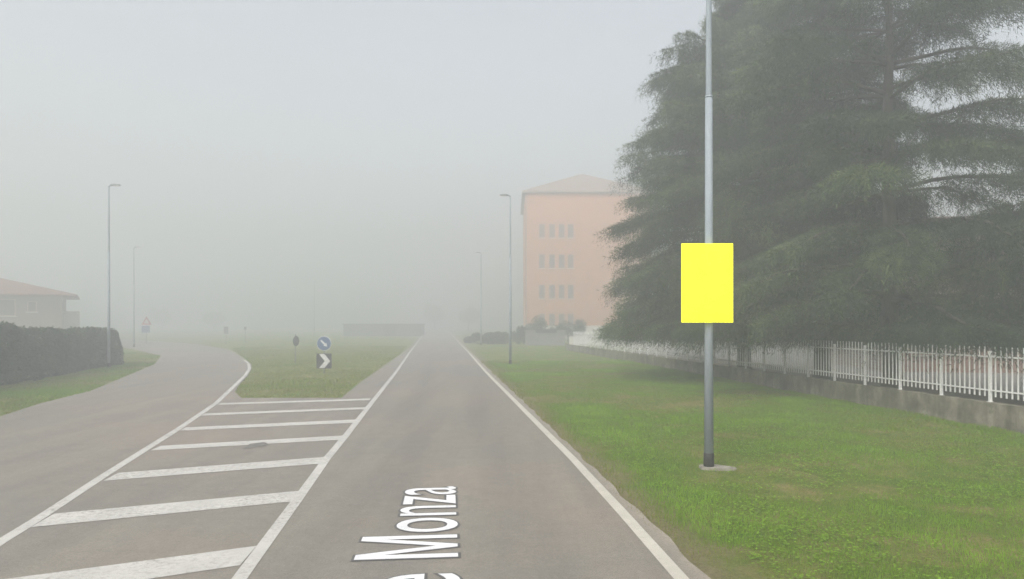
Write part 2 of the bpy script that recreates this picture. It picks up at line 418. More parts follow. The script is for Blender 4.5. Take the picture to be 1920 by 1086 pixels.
# paved yard behind the fence
FX, FY, FS = 11.4, 15.5, -0.134           # fence line x = FX + FS*(y-FY)
def fx(y): return FX + FS * (y - FY)
flat('yard_paving', [(fx(-10) + 7.5, -10), (60, -10), (60, 90), (fx(90) + 7.5, 90)], -0.02, YARD)
flat('planting_bed', [(fx(-10) + 0.1, -10), (fx(-10) + 7.4, -10), (fx(60) + 7.4, 60), (fx(60) + 0.1, 60)], -0.015, var_mat('needle_litter', (0.05, 0.038, 0.026), (0.11, 0.085, 0.055), 5, 0.95, bumps=0.6))
sc_ = G(478, 836)
flat('tar_stain', [(sc_.x + 0.17 * (1 + 0.35 * math.sin(3 * a + 1)) * math.cos(a), sc_.y + 0.34 * (1 + 0.3 * math.sin(2 * a)) * math.sin(a)) for a in np.linspace(0, 6.1, 22)], 0.012, var_mat('tar', (0.10, 0.095, 0.085), (0.2, 0.19, 0.17), 8, 0.9))

# ------------------------------------------------------------------ grass blades
def in_poly(px, py, poly):
    ins = np.zeros(len(px), bool); n = len(poly)
    for i in range(n):
        x0, y0 = poly[i][0], poly[i][1]; x1, y1 = poly[(i + 1) % n][0], poly[(i + 1) % n][1]
        c = ((y0 > py) != (y1 > py)) & (px < (x1 - x0) * (py - y0) / (y1 - y0 + 1e-12) + x0)
        ins ^= c
    return ins
def vnoise(x, y, s, seed=0):
    """cheap smooth value noise"""
    r = np.random.default_rng(seed); T = r.random((64, 64))
    u, v = x * s, y * s; i, j = np.floor(u).astype(int), np.floor(v).astype(int); a, b = u - i, v - j
    a = a * a * (3 - 2 * a); b = b * b * (3 - 2 * b)
    g = lambda p, q: T[p % 64, q % 64]
    return (g(i, j) * (1 - a) + g(i + 1, j) * a) * (1 - b) + (g(i, j + 1) * (1 - a) + g(i + 1, j + 1) * a) * b
def blades(px, py, h, w, tone, lean=0.6, base=-0.035):
    n = len(px); az = RNG.random(n) * 2 * np.pi; la = RNG.random(n) * lean * h; ld = RNG.random(n) * 2 * np.pi
    wx, wy = np.cos(az) * w / 2, np.sin(az) * w / 2
    A = np.stack([px - wx, py - wy, np.full(n, base)], 1); B = np.stack([px + wx, py + wy, np.full(n, base)], 1)
    T = np.stack([px + np.cos(ld) * la, py + np.sin(ld) * la, base + h], 1)
    V = np.stack([A, B, T], 1).reshape(-1, 3); Fc = np.arange(3 * n).reshape(-1, 3)
    return V, Fc, np.repeat(tone, 3)
def grass_patch(name, n, sampler, keep, dens_scale=1.0, hbase=0.05, w=0.010):
    px, py = sampler(n); k = keep(px, py); px, py = px[k], py[k]
    nz = 0.55 * vnoise(px, py, 0.45, 3) + 0.3 * vnoise(px, py, 1.6, 4) + 0.15 * vnoise(px, py, 5, 5)
    nz = np.clip((nz - 0.5) * 1.9 + 0.5, 0, 1); d = np.abs(px - xR(py)); near = np.clip((d - 0.2) / 0.7, 0, 1)
    keepp = RNG.random(len(px)) < (0.25 + 0.75 * near) * (0.35 + 1.0 * nz)
    px, py, nz, near = px[keepp], py[keepp], nz[keepp], near[keepp]
    h = hbase * (0.5 + 0.9 * nz) * (0.6 + 0.8 * RNG.random(len(px)))
    lush = np.clip((px - 2.5) / 7, 0, 1) * np.clip((16 - py) / 8, 0, 1)
    tone = np.clip(0.08 + 0.72 * nz * near + 0.25 * lush + 0.28 * (RNG.random(len(px)) - 0.5), 0, 1)
    dist = np.hypot(px, py); ww = w * np.clip(dist / 9, 0.7, 3.0)
    return blades(px, py, h * np.clip(dist / 14, 0.9, 1.3), ww, tone)
def samp_right(n):
    y = 4.5 + 40 * RNG.random(n) ** 1.9; x = xR(y) + 0.16 + (fx(y) - xR(y) - 0.16) * RNG.random(n); return x, y
V, Fc, tn = grass_patch('grass', 330000, samp_right, lambda x, y: (x < y * 0.80 + 0.8))
# broad-leaved weeds and clover tufts near the camera
def weeds(nc):
    xs_, ys_ = samp_right(nc); k = (xs_ < ys_ * 0.8 + 0.8) & (ys_ < 20) & (xs_ - xR(ys_) > 0.9); xs_, ys_ = xs_[k], ys_[k]
    kk = RNG.random(len(xs_)) < np.clip(vnoise(xs_, ys_, 0.6, 9) * 1.5 - 0.25, 0.08, 1); xs_, ys_ = xs_[kk], ys_[kk]
    m = 9; n = len(xs_) * m
    cx = np.repeat(xs_, m) + RNG.normal(0, 0.06, n); cy = np.repeat(ys_, m) + RNG.normal(0, 0.06, n); cz = -0.02 + RNG.random(n) * 0.05
    az = RNG.random(n) * 6.283; l = 0.015 + 0.020 * RNG.random(n); tz = (RNG.random(n) - 0.3) * 0.5
    u = np.stack([np.cos(az), np.sin(az), tz], 1) * l[:, None]; v = np.stack([-np.sin(az), np.cos(az), (RNG.random(n) - 0.5) * 0.4], 1) * (l * 0.5)[:, None]
    C = np.stack([cx, cy, cz], 1)
    V = np.stack([C - u * 0.5, C + v, C + u, C - v], 1).reshape(-1, 3)
    return V, np.arange(4 * n).reshape(-1, 4), np.repeat(np.clip(0.5 + 0.45 * RNG.random(n), 0, 1), 4)
tag(link_mesh('grass', np_mesh('grass', V, Fc, tn), GRASS), 'short mown grass on the wide right-hand verge', 'grass', kind='stuff')
Vw, Fw, tw = weeds(26000)
tag(link_mesh('clover', np_mesh('clover', Vw, Fw, tw), GRASS), 'low clover and weeds in the right-hand verge', 'ground cover', kind='stuff')
island_poly = [tuple(G(*p)[:2]) for p in ((455, 745), (440, 733), (452, 719), (467, 703), (474, 690), (471, 681), (457, 670), (434, 655))] + [(-30, 90), (xL(90) - 1, 90)] + [(p[0] - 0.1, p[1]) for p in island_r[::-1]]
def samp_isl(n):
    return RNG.uniform(-30, -3, n), 22 + 50 * RNG.random(n) ** 1.6
V, Fc, tn = grass_patch('grass', 120000, samp_isl, lambda x, y: in_poly(x, y, island_poly), hbase=0.07, w=0.012)
tag(link_mesh('grass', np_mesh('grass', V, Fc, tn * 0.42), GRASS), 'thin grass on the traffic island between the two roads', 'grass', kind='stuff')
le = np.array(leftedge)
def samp_left(n):
    y = 12 + 45 * RNG.random(n) ** 1.3; x = np.interp(y, le[:, 1], le[:, 0]) - 7 * RNG.random(n); return x, y
V, Fc, tn = grass_patch('grass', 60000, samp_left, lambda x, y: x > -45, hbase=0.07, w=0.012)
tag(link_mesh('grass', np_mesh('grass', V, Fc, tn * 0.75), GRASS), 'rough grass strip between hedge and left road', 'grass', kind='stuff')
# ragged tufts along the foot of the concrete wall
n = 26000; y = 6 + 40 * RNG.random(n) ** 1.5; x = fx(y) - 0.17 - np.abs(RNG.normal(0, 0.16, n))
V, Fc, tn = blades(x, y, 0.06 + 0.13 * RNG.random(n) * vnoise(x, y, 1.3, 21), np.full(n, 0.014), np.clip(0.2 + 0.6 * RNG.random(n), 0, 1), 0.5)
tag(link_mesh('grass', np_mesh('grass', V, Fc, tn), GRASS), 'taller grass along the foot of the low concrete wall', 'grass', kind='stuff')

# ------------------------------------------------------------------ conifers (deodar cedars)
def cedar(x, y, H, prof, seed, label, nl=120, bare=1.6, dens=1.0, yaw=0.0, lowest=2.25, tier=0.0, lv=(0.66, 0.40)):
    r = np.random.default_rng(seed)
    root = empty('cedar_tree', (x, y, 0), 0, label, 'tree', 'dark cedars behind the white fence')
    bm = bmesh.new()
    zs = np.linspace(-0.2, H, 14); wob = np.cumsum(r.normal(0, 0.035, (14, 2)), 0)
    rad = 0.30 * (1 - zs / H * 0.97).clip(0.02) + np.where(zs < 0.5, 0.06, 0)
    tube(bm, [(wob[i, 0], wob[i, 1], zs[i]) for i in range(14)], rad, 10)
    obj('trunk', bm, BARK, root, True)
    ts, ds, ls, tones = [], [], [], []
    bm = bmesh.new()
    A0 = []  # twig base points, directions
    ga = yaw
    for i in range(nl):
        q = (i + r.random()) / nl
        z = bare + (H - bare - 0.2) * (q ** 0.95)
        if tier: z = bare + (round((z - bare) / tier + 0.25 * r.normal()) * tier) + r.normal(0, 0.10)
        z = min(z, H - 0.2)
        ga += 2.399963 + r.normal(0, 0.25)
        L = np.interp(z, prof[0], prof[1]) * (lv[0] + lv[1] * r.random())
        L = max(L, 0.5)
        el = np.interp(z / H, [0, 0.25, 0.6, 1.0], [-0.20, -0.02, 0.20, 0.75]) + r.normal(0, 0.07)
        drop = np.interp(z / H, [0, 0.3, 0.7, 1.0], [0.22, 0.26, 0.22, 0.05]) * (0.7 + 0.6 * r.random())
        bend = r.normal(0, 0.12)
        t = np.linspace(0, 1, 9)
        az = ga + bend * t
        rr = L * t * math.cos(el)
        pz = z + L * t * math.sin(el) - drop * L * t ** 2.6 + 0.03 * L * np.sin(t * 9 + r.random() * 6) * t
        P = np.stack([rr * np.cos(az), rr * np.sin(az), pz], 1)
        P[:, 2] = np.maximum(P[:, 2], lowest + 0.25 * np.sin(t * 3)); P[:, 0] += np.interp(z, zs, wob[:, 0]); P[:, 1] += np.interp(z, zs, wob[:, 1])
        tube(bm, P, 0.014 * L * (1 - t) ** 0.8 + 0.008, 5, False)
        limb_tone = r.normal(0, 0.17)
        # side branchlets lying nearly flat, then weeping
        nb = int(2 * L / 0.125 * dens)
        tb = 0.16 + 0.84 * r.random(nb) ** 0.8
        bp = np.stack([np.interp(tb, t, P[:, k]) for k in range(3)], 1)
        tang = np.array([math.cos(ga + bend * 0.5), math.sin(ga + bend * 0.5)])
        sgn = np.where(r.random(nb) < 0.5, -1, 1); ang = sgn * (0.55 + 0.65 * r.random(nb)); ang[tb > 0.94] *= 0.3
        dx = tang[0] * np.cos(ang) - tang[1] * np.sin(ang); dy = tang[0] * np.sin(ang) + tang[1] * np.cos(ang)
        bl = (0.22 + 0.36 * L * (1.0 - 0.66 * tb)) * (0.45 + 0.75 * r.random(nb)); bl = np.clip(bl, 0.15, 1.8)
        ns = 8
        s = (np.arange(ns) + 0.5) / ns
        S = np.repeat(s[None], nb, 0) + r.normal(0, 0.04, (nb, ns))
        wz = -0.42 * S ** 2 * bl[:, None] + 0.05 * bl[:, None] * S
        tp = np.stack([bp[:, 0:1] + dx[:, None] * S * bl[:, None], bp[:, 1:2] + dy[:, None] * S * bl[:, None], bp[:, 2:3] + wz], -1).reshape(-1, 3)
        td = np.repeat(np.stack([dx, dy], 1)[:, None], ns, 1).reshape(-1, 2)
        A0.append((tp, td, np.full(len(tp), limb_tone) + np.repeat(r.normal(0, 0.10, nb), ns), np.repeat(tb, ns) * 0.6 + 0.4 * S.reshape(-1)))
    # leader tuft
    obj('limb', bm, BARK, root, True)
    tp = np.concatenate([a[0] for a in A0]); td = np.concatenate([a[1] for a in A0]); tt = np.concatenate([a[2] for a in A0]); to = np.concatenate([a[3] for a in A0])
    n = len(tp)
    # each point carries one weeping spray made of a few narrow needle tufts
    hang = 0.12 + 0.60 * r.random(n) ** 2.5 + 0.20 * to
    m = 7
    k = np.repeat(np.arange(n), m); f = r.random(n * m)
    base = tp[k].copy(); base[:, 2] -= f * hang[k]; base[:, :2] += r.normal(0, 0.035, (n * m, 2)) + td[k] * (0.04 * f)[:, None]
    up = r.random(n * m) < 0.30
    dirv = np.concatenate([td[k] * 0.5, np.full((n * m, 1), -0.7)], 1) + r.normal(0, 0.42, (n * m, 3))
    dirv[up] = np.concatenate([td[k][up] * 0.8, np.full((up.sum(), 1), 0.35)], 1) + r.normal(0, 0.4, (up.sum(), 3)); base[up, 2] = tp[k][up][:, 2]
    dirv /= np.linalg.norm(dirv, axis=1)[:, None]
    ln = 0.09 + 0.12 * r.random(n * m); wd = 0.013 + 0.012 * r.random(n * m)
    side = np.cross(dirv, r.normal(0, 1, (n * m, 3))); side /= np.linalg.norm(side, axis=1)[:, None] + 1e-9
    A = base - side * wd[:, None] * 0.5; B = base + side * wd[:, None] * 0.5; C = base + dirv * ln[:, None]
    V = np.stack([A, B, C], 1).reshape(-1, 3)
    tone = np.clip(0.30 + tt[k] + 0.42 * (to[k] - 0.5) + 0.24 * up + r.normal(0, 0.10, n * m), 0, 1)  # outer and upright needles lighter: new growth, plus bough-top light put into the tone
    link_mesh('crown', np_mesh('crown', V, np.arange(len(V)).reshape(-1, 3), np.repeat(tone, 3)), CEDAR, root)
    return len(V) // 3
nt_ = 0
nt_ += cedar(9.9, 29.5, 19.0, ([0, 2, 6, 9, 11.2, 13.0, 13.5, 14.2, 19], [4.6, 5.85, 5.7, 5.2, 4.5, 3.8, 3.5, 1.9, 0.3]), 5, 'tall cedar farthest along the fence, its left side fading into the fog', 330, 1.9, 1.15, lv=(0.80, 0.24))
nt_ += cedar(11.4, 25.6, 18.0, ([0, 2, 6, 9, 12, 15, 18], [3.4, 4.0, 3.7, 3.7, 3.2, 2.0, 0.3]), 23, 'middle cedar of the three, its trunk showing above the fence rails', 115, 2.3, 1.15, tier=0.95)
nt_ += cedar(12.0, 21.8, 17.5, ([0, 2, 6, 9, 12, 15, 17.5], [4.6, 5.8, 5.9, 5.3, 4.3, 2.4, 0.3]), 41, 'nearest cedar, right of the other two, with sky gaps round its bare trunk', 108, 2.3, 1.25, tier=1.05)
nt_ += cedar(16.2, 19.6, 9.2, ([0, 2, 5, 7, 9.2], [4.9, 5.4, 4.0, 1.9, 0.2]), 77, 'small low cedar at the right edge, before the brick house', 105, 1.7, tier=0.8)
print('needle tris', nt_)

# ------------------------------------------------------------------ fence and wall
bm = bmesh.new()
ylo, yhi = 4.0, 63.0
nseg = 40
tops, bots = [], []
for side in (-0.14, 0.14):
    for i in range(nseg + 1):
        y_ = ylo + (yhi - ylo) * i / nseg
        tops.append((fx(y_) + side, y_, 0.62 - 0.003 * (y_ - FY))); bots.append((fx(y_) + side, y_, -0.3))
n1 = nseg + 1
vt = [bm.verts.new(p) for p in tops]; vb = [bm.verts.new(p) for p in bots]
for i in range(nseg):
    bm.faces.new((vt[i], vt[i + 1], vb[i + 1], vb[i])); bm.faces.new((vt[n1 + i], vb[n1 + i], vb[n1 + i + 1], vt[n1 + i + 1])); bm.faces.new((vt[i], vt[n1 + i], vt[n1 + i + 1], vt[i + 1]))
bm.faces.new((vt[0], vb[0], vb[n1], vt[n1])); bm.faces.new((vt[nseg], vt[n1 + nseg], vb[n1 + nseg], vb[nseg]))
tag(obj('retaining_wall', bm, WALLC), 'long low stained concrete wall carrying the white picket fence', 'wall')

fen = empty('picket_fence', (fx(ylo), ylo, 0.62 - 0.003 * (ylo - FY)), 0, 'long white metal picket fence standing on the low concrete wall', 'fence')
fd = Vector((FS, 1, 0)).normalized(); step = 1.53 * math.hypot(FS, 1)
frz = -math.atan(FS) * -1
def fpt(k): return fd * (k * step)
nb = int((yhi - ylo) / 1.53) - 1
y_first = 16.36 - 8 * 1.53     # a post falls at depth 16.36
off = (y_first - ylo) / 1.53
proto_post = proto_panel = None
slope = -0.008 * 1.0
M_dir = Matrix.Rotation(math.atan2(fd.y, fd.x), 4, 'Z')
for k in range(nb):
    s = (k + off) * step; zz = slope * s + 0.09 + 0.003 * s
    loc = Vector((fd.x * s, fd.y * s, zz))
    if proto_post is None:
        b1 = bmesh.new(); box(b1, -0.03, 0.03, -0.03, 0.03, -0.14, 1.14, 0.004); box(b1, -0.05, 0.05, -0.05, 0.05, -0.10, -0.055)
        proto_post = obj('post', b1, WHITE, fen)
        b2 = bmesh.new()
        for j in range(1, 10):
            xx = step * j / 10
            vs = box(b2, xx - 0.019, xx + 0.019, -0.008, 0.008, 0.06, 1.235)
            for v in vs:
                if v.co.z > 1.2: v.co.x += (xx - v.co.x) * 0.35
        proto_panel = obj('picket_panel', b2, WHITE, fen)
        b3 = bmesh.new()
        box(b3, 0.035, step - 0.035, 0.0085, 0.033, 0.985, 1.02)
        proto_rail = obj('rail', b3, WHITE, fen)
        b4 = bmesh.new(); box(b4, 0.035, step - 0.035, 0.0085, 0.033, 0.195, 0.23); proto_low = obj('rail', b4, WHITE, fen)
        po, pa, ra, rl = proto_post, proto_panel, proto_rail, proto_low
    else:
        po, pa, ra, rl = proto_post.copy(), proto_panel.copy(), proto_rail.copy(), proto_low.copy()
        for o in (po, pa, ra, rl): COL.objects.link(o); o.parent = fen
    for o in (po, pa, ra, rl):
        o.location = loc; o.rotation_euler = (0, math.atan(0.005), math.atan2(fd.y, fd.x))

# ------------------------------------------------------------------ street lamps
def street_lamp():
    root = empty('street_lamp')
    bm = bmesh.new(); tube(bm, [(0, 0, 0.02), (0, 0, 3.0), (0, 0, 6.40)], [0.080, 0.068, 0.061], 20); obj('pole', bm, GALV, root, True)
    bm = bmesh.new(); tube(bm, [(0, 0, 6.36), (0, 0, 6.43), (0, 0, 8.0), (0, 0, 9.95)], [0.064, 0.052, 0.048, 0.040], 18); obj('pole_top', bm, GALV, root, True)
    bm = bmesh.new(); tube(bm, [(0, 0, 9.9), (-0.08, 0, 9.98), (-0.18, 0, 10.0)], [0.035, 0.033, 0.030], 10); obj('arm', bm, GALV, root, True)
    bm = bmesh.new()
    prism(bm, [(-0.14, -0.10, 9.965), (-0.60, -0.10, 10.0), (-0.62, -0.10, 10.03), (-0.4, -0.10, 10.06), (-0.14, -0.10, 10.05)], (0, 0.20, 0))
    h = obj('lamp_head', bm, GREY_STEEL, root)
    bm = bmesh.new(); box(bm, -0.56, -0.24, -0.07, 0.07, 9.955, 9.985); obj('lens', bm, LENS, h)
    bm = bmesh.new(); tube(bm, [(0, 0, 0.0), (0, 0, 0.24), (0, 0, 0.25)], [0.089, 0.088, 0.083], 20); obj('base_sleeve', bm, BLACK, root, True)
    return root
lamp0 = street_lamp()
LG = 'steel street lamps along the roads'
p = G(1329, 876); lamp0.location = (p.x, p.y, 0.0); tag(lamp0, 'nearest street lamp, galvanised pole with black base sleeve standing in the right verge', 'street lamp', LG)
# low bolt door on the near pole, and its worn concrete footing
far = []
for (x_, y_, flip, lab) in ((-0.1, 41, False, 'street lamp beside the orange building, its head reaching left over the road'),
                            (-3.35, 75, False, 'very faint street lamp beside the road far left of the orange building'),
                            (-22.1, 38, True, 'tall street lamp at the end of the dark hedge by the left road'),
                            (-37.9, 69.5, True, 'faint street lamp in the fog between the hedge and the triangular sign'),
                            (-36.5, 128, True, 'barely visible street lamp far off in the fog above the round blue sign')):
    c = copy_tree(lamp0); c.location = (x_, y_, 0); c.rotation_euler = (0, 0, math.pi if flip else 0)
    tag(c, lab, 'street lamp', LG)
bm = bmesh.new()
pts = [(-0.15, -0.09), (-0.05, -0.14), (0.22, -0.19), (0.43, -0.15), (0.45, -0.07), (0.29, 0.03), (0.2, 0.15), (-0.02, 0.2), (-0.14, 0.12)]
prism(bm, [(a, b, -0.06) for a, b in pts], (0, 0, 0.078))
bmesh.ops.bevel(bm, geom=[e for e in bm.edges], offset=0.012, segments=2, affect='EDGES')
fo = obj('footing', bm, CONC, lamp0)

# yellow overlay rectangle built as a panel on the near lamp pole, glow added
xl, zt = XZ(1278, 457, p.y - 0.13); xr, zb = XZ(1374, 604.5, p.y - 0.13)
ys_ = empty('yellow_overlay', (p.x, p.y - 0.10, zb), 0, 'plain yellow overlay rectangle built as a panel on the nearest lamp pole, with added glow', 'sign')
bm = bmesh.new(); box(bm, xl - p.x, xr - p.x, -0.045, -0.005, 0, zt - zb, 0.004); obj('panel', bm, YELLOW_GLOW, ys_)
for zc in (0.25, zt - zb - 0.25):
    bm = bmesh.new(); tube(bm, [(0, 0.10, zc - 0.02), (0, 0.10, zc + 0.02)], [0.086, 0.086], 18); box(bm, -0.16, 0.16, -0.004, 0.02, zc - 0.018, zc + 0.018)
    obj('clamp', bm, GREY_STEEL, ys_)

# ------------------------------------------------------------------ road signs
def disc(bm, r, y0, y1, zc, n=32, xc=0.0):
    prism(bm, [(xc + r * math.cos(2 * math.pi * k / n), y0, zc + r * math.sin(2 * math.pi * k / n)) for k in range(n)], (0, y1 - y0, 0))
def pole_part(root, h, r=0.03):
    bm = bmesh.new(); tube(bm, [(0, 0, -0.1), (0, 0, h)], [r, r], 10); return obj('pole', bm, GREY_STEEL, root, True)
# keep-right sign with chevron board on the island nose
y_ = 34.0; x_ = (608 - 960) / F * y_
s = empty('keep_right_sign', (x_, y_, 0), 0, 'round blue arrow sign above a black and white chevron board on the island', 'road sign')
pole_part(s, 1.75)
bm = bmesh.new(); disc(bm, 0.36, -0.045, -0.032, 1.45); d0 = obj('disc', bm, SWHITE, s)
bm = bmesh.new(); disc(bm, 0.335, -0.051, -0.0455, 1.45); obj('face', bm, SBLUE, d0)
bm = bmesh.new()
def arrow(bm, cx_, cz, ang, L, y0, y1, w=0.055):
    o = [(-L, w), (L * 0.25, w), (L * 0.25, w * 2.6), (L, 0), (L * 0.25, -w * 2.6), (L * 0.25, -w), (-L, -w)]
    prism(bm, [(cx_ + a * math.cos(ang) - b * math.sin(ang), y0, cz + a * math.sin(ang) + b * math.cos(ang)) for a, b in o], (0, y1 - y0, 0))
arrow(bm, 0, 1.45, R(-45), 0.22, -0.056, -0.0515, 0.04); obj('arrow', bm, SWHITE, d0)
bm = bmesh.new(); box(bm, -0.37, 0.37, -0.045, -0.032, 0.22, 0.96, 0.003); bd = obj('chevron_board', bm, SBLACK, s)
bm = bmesh.new()
prism(bm, [(-0.24, -0.052, 0.93), (0.02, -0.052, 0.93), (0.30, -0.052, 0.59), (0.02, -0.052, 0.25), (-0.24, -0.052, 0.25), (0.04, -0.052, 0.59)], (0, 0.006, 0)); obj('chevron', bm, SWHITE, bd)
# triangular warning sign with panel, left road
y_ = 80.0; x_ = (275 - 960) / F * y_
s = empty('triangular_sign', (x_, y_, 0), 0, 'red bordered triangular road sign with a dark panel below, beside the left road', 'road sign')
s.scale = (1.18, 1.0, 1.12); pole_part(s, 2.75)
def tri(r, y0, y1, zc, name, mat, par):
    bm = bmesh.new(); prism(bm, [(r * math.sin(a), y0, zc + r * math.cos(a)) for a in (0, R(120), R(240))], (0, y1 - y0, 0)); return obj(name, bm, mat, par)
tp_ = tri(0.58, -0.045, -0.032, 2.25, 'plate', SRED, s); tri(0.33, -0.051, -0.0455, 2.25, 'face', SWHITE, tp_)
bm = bmesh.new(); box(bm, -0.48, 0.32, -0.045, -0.032, 1.15, 1.85, 0.003); obj('panel', bm, SBLUE, s)
# sign seen almost edge-on from behind, on the island
y_ = 42.0; x_ = (554 - 960) / F * y_
s = empty('edge_on_sign', (x_, y_, 0), R(72), 'small dark sign seen nearly edge-on, on a thin post in the island grass', 'road sign')
pole_part(s, 1.75, 0.028); bm = bmesh.new(); disc(bm, 0.31, -0.045, -0.030, 1.35); obj('disc', bm, SBACK, s)
y_ = 78.0
for px_, w_, zc, h_, lab in ((424, 0.45, 1.6, 0.78, 'narrow upright dark sign on a post where the left road meets the island'), (460, 0.3, 1.75, 0.36, 'tiny dark sign plate on a post right of the narrow upright sign')):
    s = empty('small_sign', ((px_ - 960) / F * y_, y_, 0), R(8), lab, 'road sign')
    pole_part(s, zc + h_ / 2 - 0.02, 0.028); bm = bmesh.new(); box(bm, -w_ / 2, w_ / 2, -0.045, -0.030, zc - h_ / 2, zc + h_ / 2, 0.003); obj('plate', bm, SBACK, s)
    y_ = 84.0

# ------------------------------------------------------------------ leaf masses
def leaf_cloud(r, C, size, tone):
    n = len(C)
    u = r.normal(0, 1, (n, 3)); u /= np.linalg.norm(u, axis=1)[:, None]
    v = np.cross(u, r.normal(0, 1, (n, 3))); v /= np.linalg.norm(v, axis=1)[:, None] + 1e-9
    l = size * (0.7 + 0.6 * r.random(n)); u *= l[:, None]; v *= (l * 0.55)[:, None]
    V = np.stack([C - u * 0.5, C + v * 0.5, C + u * 0.5, C - v * 0.5], 1).reshape(-1, 3)
    return V, np.arange(4 * n).reshape(-1, 4), np.repeat(np.clip(tone, 0, 1), 4)
def hedge(name, pts, width, hts, n, label, size=0.10, mat=None, seed=1, group=None):
    """clipped hedge following a ground polyline"""
    r = np.random.default_rng(seed)
    P = np.array(pts, float); seg = np.hypot(*np.diff(P, axis=0).T); cum = np.concatenate([[0], np.cumsum(seg)])
    s = r.random(n) * cum[-1]; x = np.interp(s, cum, P[:, 0]); y = np.interp(s, cum, P[:, 1]); h = np.interp(s, cum, hts)
    dirs = np.diff(P, axis=0) / seg[:, None]; k = np.clip(np.searchsorted(cum, s) - 1, 0, len(seg) - 1); nx, ny = -dirs[k, 1], dirs[k, 0]
    endr = np.clip((cum[-1] - s) / 1.3, 0, 1); h = h * (0.72 + 0.28 * np.sqrt(1 - (1 - endr) ** 2))
    hmod = 1 + 0.15 * (vnoise(s, s * 0, 0.9, seed) - 0.5) + 0.05 * (vnoise(s, s * 0, 3.1, seed + 1) - 0.5)
    u = r.random(n) * 2 - 1; w = r.random(n)
    face = r.random(n); u = np.where(face < 0.36, -1 + 0.12 * r.random(n), np.where(face < 0.5, 1 - 0.12 * r.random(n), u)); w = np.where((face > 0.5) & (face < 0.85), 1 - 0.06 * r.random(n), w)
    bulge = 0.35 * (vnoise(s, w * h * 1.0, 1.5, seed + 2) - 0.5)
    off_ = u * width / 2 * (1 - 0.45 * w ** 4) + np.sign(u) * bulge
    C = np.stack([x + nx * off_, y + ny * off_, w * h * hmod + np.where(w > 0.9, np.abs(r.normal(0, 0.07, n)), 0)], 1)
    clump = vnoise(s * 1.0, w * 2.5 + u, 1.1, seed + 3)
    V, Fc, tn = leaf_cloud(r, C, size, 0.15 + 0.6 * clump + r.normal(0, 0.12, n))
    o = link_mesh(name, np_mesh(name, V, Fc, tn), mat or DARK_LEAF)
    return tag(o, label, 'hedge', group)
hedge('hedge', [(-17.4, 12), (-20.6, 26.5), (-24.0, 41.5)], 1.6, [2.25, 2.2, 1.9], 90000, 'long clipped dark green hedge in front of the tiled house', 0.15, LEAF, 3)
def shrub(x, y, rx, ry, h, n, label, size, seed, mat, name='shrub', cat='shrub', group=None):
    r = np.random.default_rng(seed)
    root = empty(name, (x, y, 0), 0, label, cat, group)
    k = 9; cc = np.stack([r.uniform(-.95, .95, k) * rx, r.uniform(-.6, .6, k) * ry, h * (0.22 + 0.55 * r.random(k))], 1)
    w = r.integers(0, k, n); d = r.normal(0, 1, (n, 3)); d /= np.linalg.norm(d, axis=1)[:, None]; rad = r.random(n) ** 0.45
    C = cc[w] + d * rad[:, None] * np.array([rx * .5, ry * .5, h * .32]); C[:, 2] = np.abs(C[:, 2]) + 0.03
    V, Fc, tn = leaf_cloud(r, C, size, 0.2 + 0.5 * r.random(k)[w] + r.normal(0, .12, n))
    link_mesh('foliage', np_mesh('foliage', V, Fc, tn), mat, root)
    bm = bmesh.new()
    for j in range(5): tube(bm, [(0, 0, -0.05), tuple(cc[j] * np.array([.5, .5, .5])), tuple(cc[j])], [0.04, 0.025, 0.01], 5)
    obj('stem', bm, BARK, root)
    return root
SG = 'dark shrubs along the roadside before the orange building'
for i, (px_, y_, rx, h, lab) in enumerate(((898, 80, 1.3, 1.2, 'low dark shrub nearest the road edge, left end of the shrub row'), (925, 78, 1.4, 1.35, 'rounded dark shrub in the row left of the lamp post'), (972, 79, 1.1, 2.1, 'dark shrub between lamp post and grey entrance wall'),
                                           (1012, 79, 1.7, 3.0, 'tall dark shrub rising behind the grey entrance wall'), (1068, 80, 1.4, 2.8, 'dark shrub at the foot of the orange wall, right of the others'))):
    shrub((px_ - 960) / F * y_, y_, rx, 1.0, h, 5000, lab, 0.16, 60 + i, LEAF, group=SG)
def broadleaf(x, y, H, rad, n, label, seed, size=0.32):
    r = np.random.default_rng(seed)
    root = empty('broadleaf_tree', (x, y, 0), 0, label, 'tree', 'distant trees fading in the fog')
    k = 26; d = r.normal(0, 1, (k, 3)); d /= np.linalg.norm(d, axis=1)[:, None]
    cc = d * (r.random(k) ** 0.5)[:, None] * np.array([rad * .75, rad * .75, H * .30]) + np.array([0, 0, H * .62])
    w = r.integers(0, k, n); d = r.normal(0, 1, (n, 3)); d /= np.linalg.norm(d, axis=1)[:, None]
    C = cc[w] + d * (r.random(n) ** .5)[:, None] * rad * 0.36
    V, Fc, tn = leaf_cloud(r, C, size, 0.2 + 0.5 * r.random(k)[w] + r.normal(0, .12, n))
    link_mesh('crown', np_mesh('crown', V, Fc, tn), LEAF, root)
    bm = bmesh.new(); tube(bm, [(0, 0, -.1), (0.1, 0, H * .3), (0, 0.1, H * .62)], [.2, .14, .06], 8)
    for j in range(8): tube(bm, [(0.1, 0, H * .3), tuple(cc[j] * 0.6 + np.array([0, 0, H * .2])), tuple(cc[j])], [.09, .05, .015], 5)
    obj('trunk', bm, BARK, root, True)
broadleaf(-103, 204, 7.0, 4.0, 7000, 'blurred round tree left of the triangular sign', 71)
broadleaf(-86, 200, 5.5, 3.6, 6000, 'blurred low tree right of the triangular sign', 72)
broadleaf(-23, 205, 8.0, 4.5, 6000, 'blurred tree beyond the grey hall, left of the road end', 73)
broadleaf(-12, 190, 7.0, 4.0, 6000, 'blurred tree right of the road end', 74)

